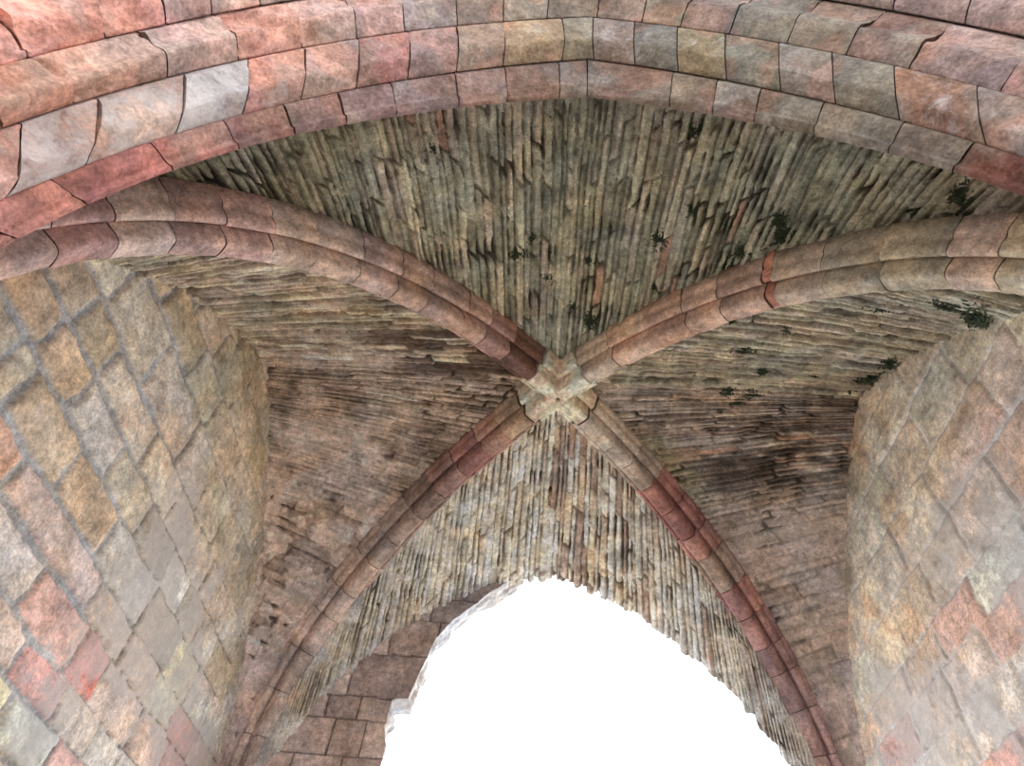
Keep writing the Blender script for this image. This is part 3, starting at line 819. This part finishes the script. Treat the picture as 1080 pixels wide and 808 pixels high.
# ------------------------------------------------------------------ plants in the joints
def tuft_mesh(name, seed, nb, spread, length, mat):
    r = np.random.default_rng(seed); V = []; F = []
    for b in range(nb):
        az = r.uniform(0, 2 * np.pi); el = r.uniform(.15, 1.25); L = length * r.uniform(.5, 1)
        d = np.array([math.cos(az) * math.cos(el), math.sin(az) * math.cos(el), math.sin(el)])
        s = np.cross(d, [0, 0, 1.]); s /= np.linalg.norm(s); u = np.cross(s, d)
        a2 = r.uniform(0, 2 * np.pi); rr = spread * min(abs(r.normal(0, .55)), 1.5); root = np.array([math.cos(a2) * rr, math.sin(a2) * rr * .7, -.004])
        wd = L * r.uniform(.16, .3); off = len(V)
        for k, (p, w) in enumerate(((0, .3), (.35, 1.), (.7, .8), (1., .05))):
            c = root + d * L * p - np.array([0, 0, 1]) * L * .35 * p * p + u * .0
            V += [c - s * wd * w * .5, c + u * wd * w * .22, c + s * wd * w * .5]
        for k in range(3):
            a = off + k * 3
            F += [(a, a + 1, a + 4, a + 3), (a + 1, a + 2, a + 5, a + 4), (a + 3, a + 5, a + 2, a)]
    me = bpy.data.meshes.new(name); me.from_pydata([list(map(float, v)) for v in V], [], F); me.update()
    me.materials.append(mat); return me
TM = [tuft_mesh('moss_tuft', 1000 + i, 280, .058, .036, M_LEAF) for i in range(4)]
GM = tuft_mesh('grass_tuft', 1010, 40, .03, .08, M_FERN)
rt = random.Random(4)
def plant(cell, side, f, t, size, label, group=None, name='moss_tuft', me=None, stretch=1.0):
    X, N = CELLMESH[cell, side]
    i = int(round(f * (X.shape[0] - 1))); j = int(round(min(t, 1) * (X.shape[1] - 1)))
    i = min(max(i, 2), X.shape[0] - 3); j = min(max(j, 2), X.shape[1] - 3)
    p = X[i, j] - N[i, j] * .004; nrm = Vector(N[i, j])
    o = bpy.data.objects.new(name, me or TM[rt.randrange(4)]); COL.objects.link(o)
    size *= 1.25; q = nrm.to_track_quat('Z', 'Y').to_matrix().to_4x4()
    along = X[i + 2, j] - X[i - 2, j]
    o.matrix_world = Matrix.Translation(Vector((p[0], p[1], p[2] + EYE))) @ q @ Matrix.Rotation(rt.uniform(0, 6.28), 4, 'Z') @ Matrix.Diagonal((size * stretch, size, size, 1))
    tag(o, label, 'plant', group)
    return o
def sprig():
    P = rib_curve(1, -1, 400); T, S, N = rib_frames(P, 1, -1); i = 128
    side = S * np.sign(S[0])
    if S[1] < 0 and S[0] > 0: side = -S
    p = P[i] + np.sign(S[1]) * S * .098 + N[i] * .075
    o = bpy.data.objects.new('grass_sprig', GM); COL.objects.link(o)
    o.matrix_world = Matrix.Translation(Vector((p[0], p[1], p[2] + EYE))) @ (Vector(np.sign(S[1]) * S - N[i])).to_track_quat('Z', 'Y').to_matrix().to_4x4() @ Matrix.Diagonal((.8, .8, .8, 1))
    tag(o, 'pale green sprig of grass growing from the near right vault rib', 'plant')
sprig()
gN = 'moss tufts in the near vault cell'; gE = 'moss tufts in the right vault cell'
lN = 'small dark green moss tuft between the slats of the near vault cell'
lE = 'small dark green moss tuft between the slats of the right vault cell'
plant('N', 1, .368, .31, 1.2, 'biggest dark moss tuft in the near vault cell, above the right rib', gN)
plant('N', 1, .297, .20, 1.0, 'dark moss tuft in the near vault cell touching the upper edge of the right rib', gN)
plant('N', 1, .559, .538, 1.0, 'dark moss tuft under the near arch, farthest right in the near vault cell', gN)
for s, f, t in [(1, .321, .256), (1, .166, .432), (1, .046, .417), (-1, .036, .427), (-1, .098, .387), (-1, .038, .357), (1, .018, .271), (1, .025, .206), (1, .062, .18), (-1, .066, .477),
                (1, .18, .814), (1, .214, .508), (1, .178, .21), (1, .319, .412), (1, .275, .407), (1, .352, .40), (1, .527, .382), (-1, .234, .714)]:
    plant('N', s, f, t, rt.uniform(.55, .95), lN, gN)
plant('E', -1, .417, .90, 1.35, 'largest dark moss clump at the top of the right wall, below the right rib', gE, stretch=1.6)
plant('E', -1, .165, .95, 1.1, 'dark moss clump on the right wall edge, between two other clumps of moss', gE)
plant('E', -1, .085, .95, 1.6, 'lowest dark moss clump along the sloping top edge of the right wall', gE, stretch=1.4)
for s, f, t in [(-1, .373, .578), (-1, .375, .648), (-1, .238, .457), (-1, .146, .452), (-1, .142, .558), (-1, .066, .608), (-1, .066, .678), (-1, .07, .789), (-1, .018, .583), (1, .01, .563),
                (1, .012, .643), (-1, .018, .693), (-1, .489, .734), (-1, .431, .724), (1, .072, .578), (1, .122, .432), (1, .106, .487), (-1, .297, .905)]:
    plant('E', s, f, t, rt.uniform(.65, 1.05), lE, gE)

# ------------------------------------------------------------------ light and camera
W = bpy.data.worlds.new('overcast_sky'); SC.world = W; W.use_nodes = True
nt = W.node_tree; bg = nt.nodes['Background']
tcw = nt.nodes.new('ShaderNodeTexCoord'); sep = nt.nodes.new('ShaderNodeSeparateXYZ'); nt.links.new(tcw.outputs['Generated'], sep.inputs[0])
mrw = nt.nodes.new('ShaderNodeMapRange'); mrw.inputs[1].default_value = -.6; mrw.inputs[2].default_value = .8
mrw.inputs[3].default_value = 3.0; mrw.inputs[4].default_value = 8.0                # overcast, brightest beyond the far arch
nt.links.new(sep.outputs[1], mrw.inputs[0]); nt.links.new(mrw.outputs[0], bg.inputs[1])
bg.inputs[0].default_value = (.89, .945, 1.0, 1)

cam = bpy.data.cameras.new('camera'); co = bpy.data.objects.new('camera', cam); COL.objects.link(co)
Rm = [[0.997755495401549, -0.052346307154215475, 0.04175925673818973], [-0.01566887215602672, -0.7888181188706627, -0.6144269377124568], [0.06510343955097615, 0.6123935331701877, -0.7878678205701555]]
co.matrix_world = Matrix.Translation((-.14077609, 0, EYE)) @ Matrix(Rm).to_4x4()
cam.sensor_width = 36; cam.lens = 690.6154 * 36 / 1080; cam.clip_start = .02; cam.clip_end = 200
SC.camera = co
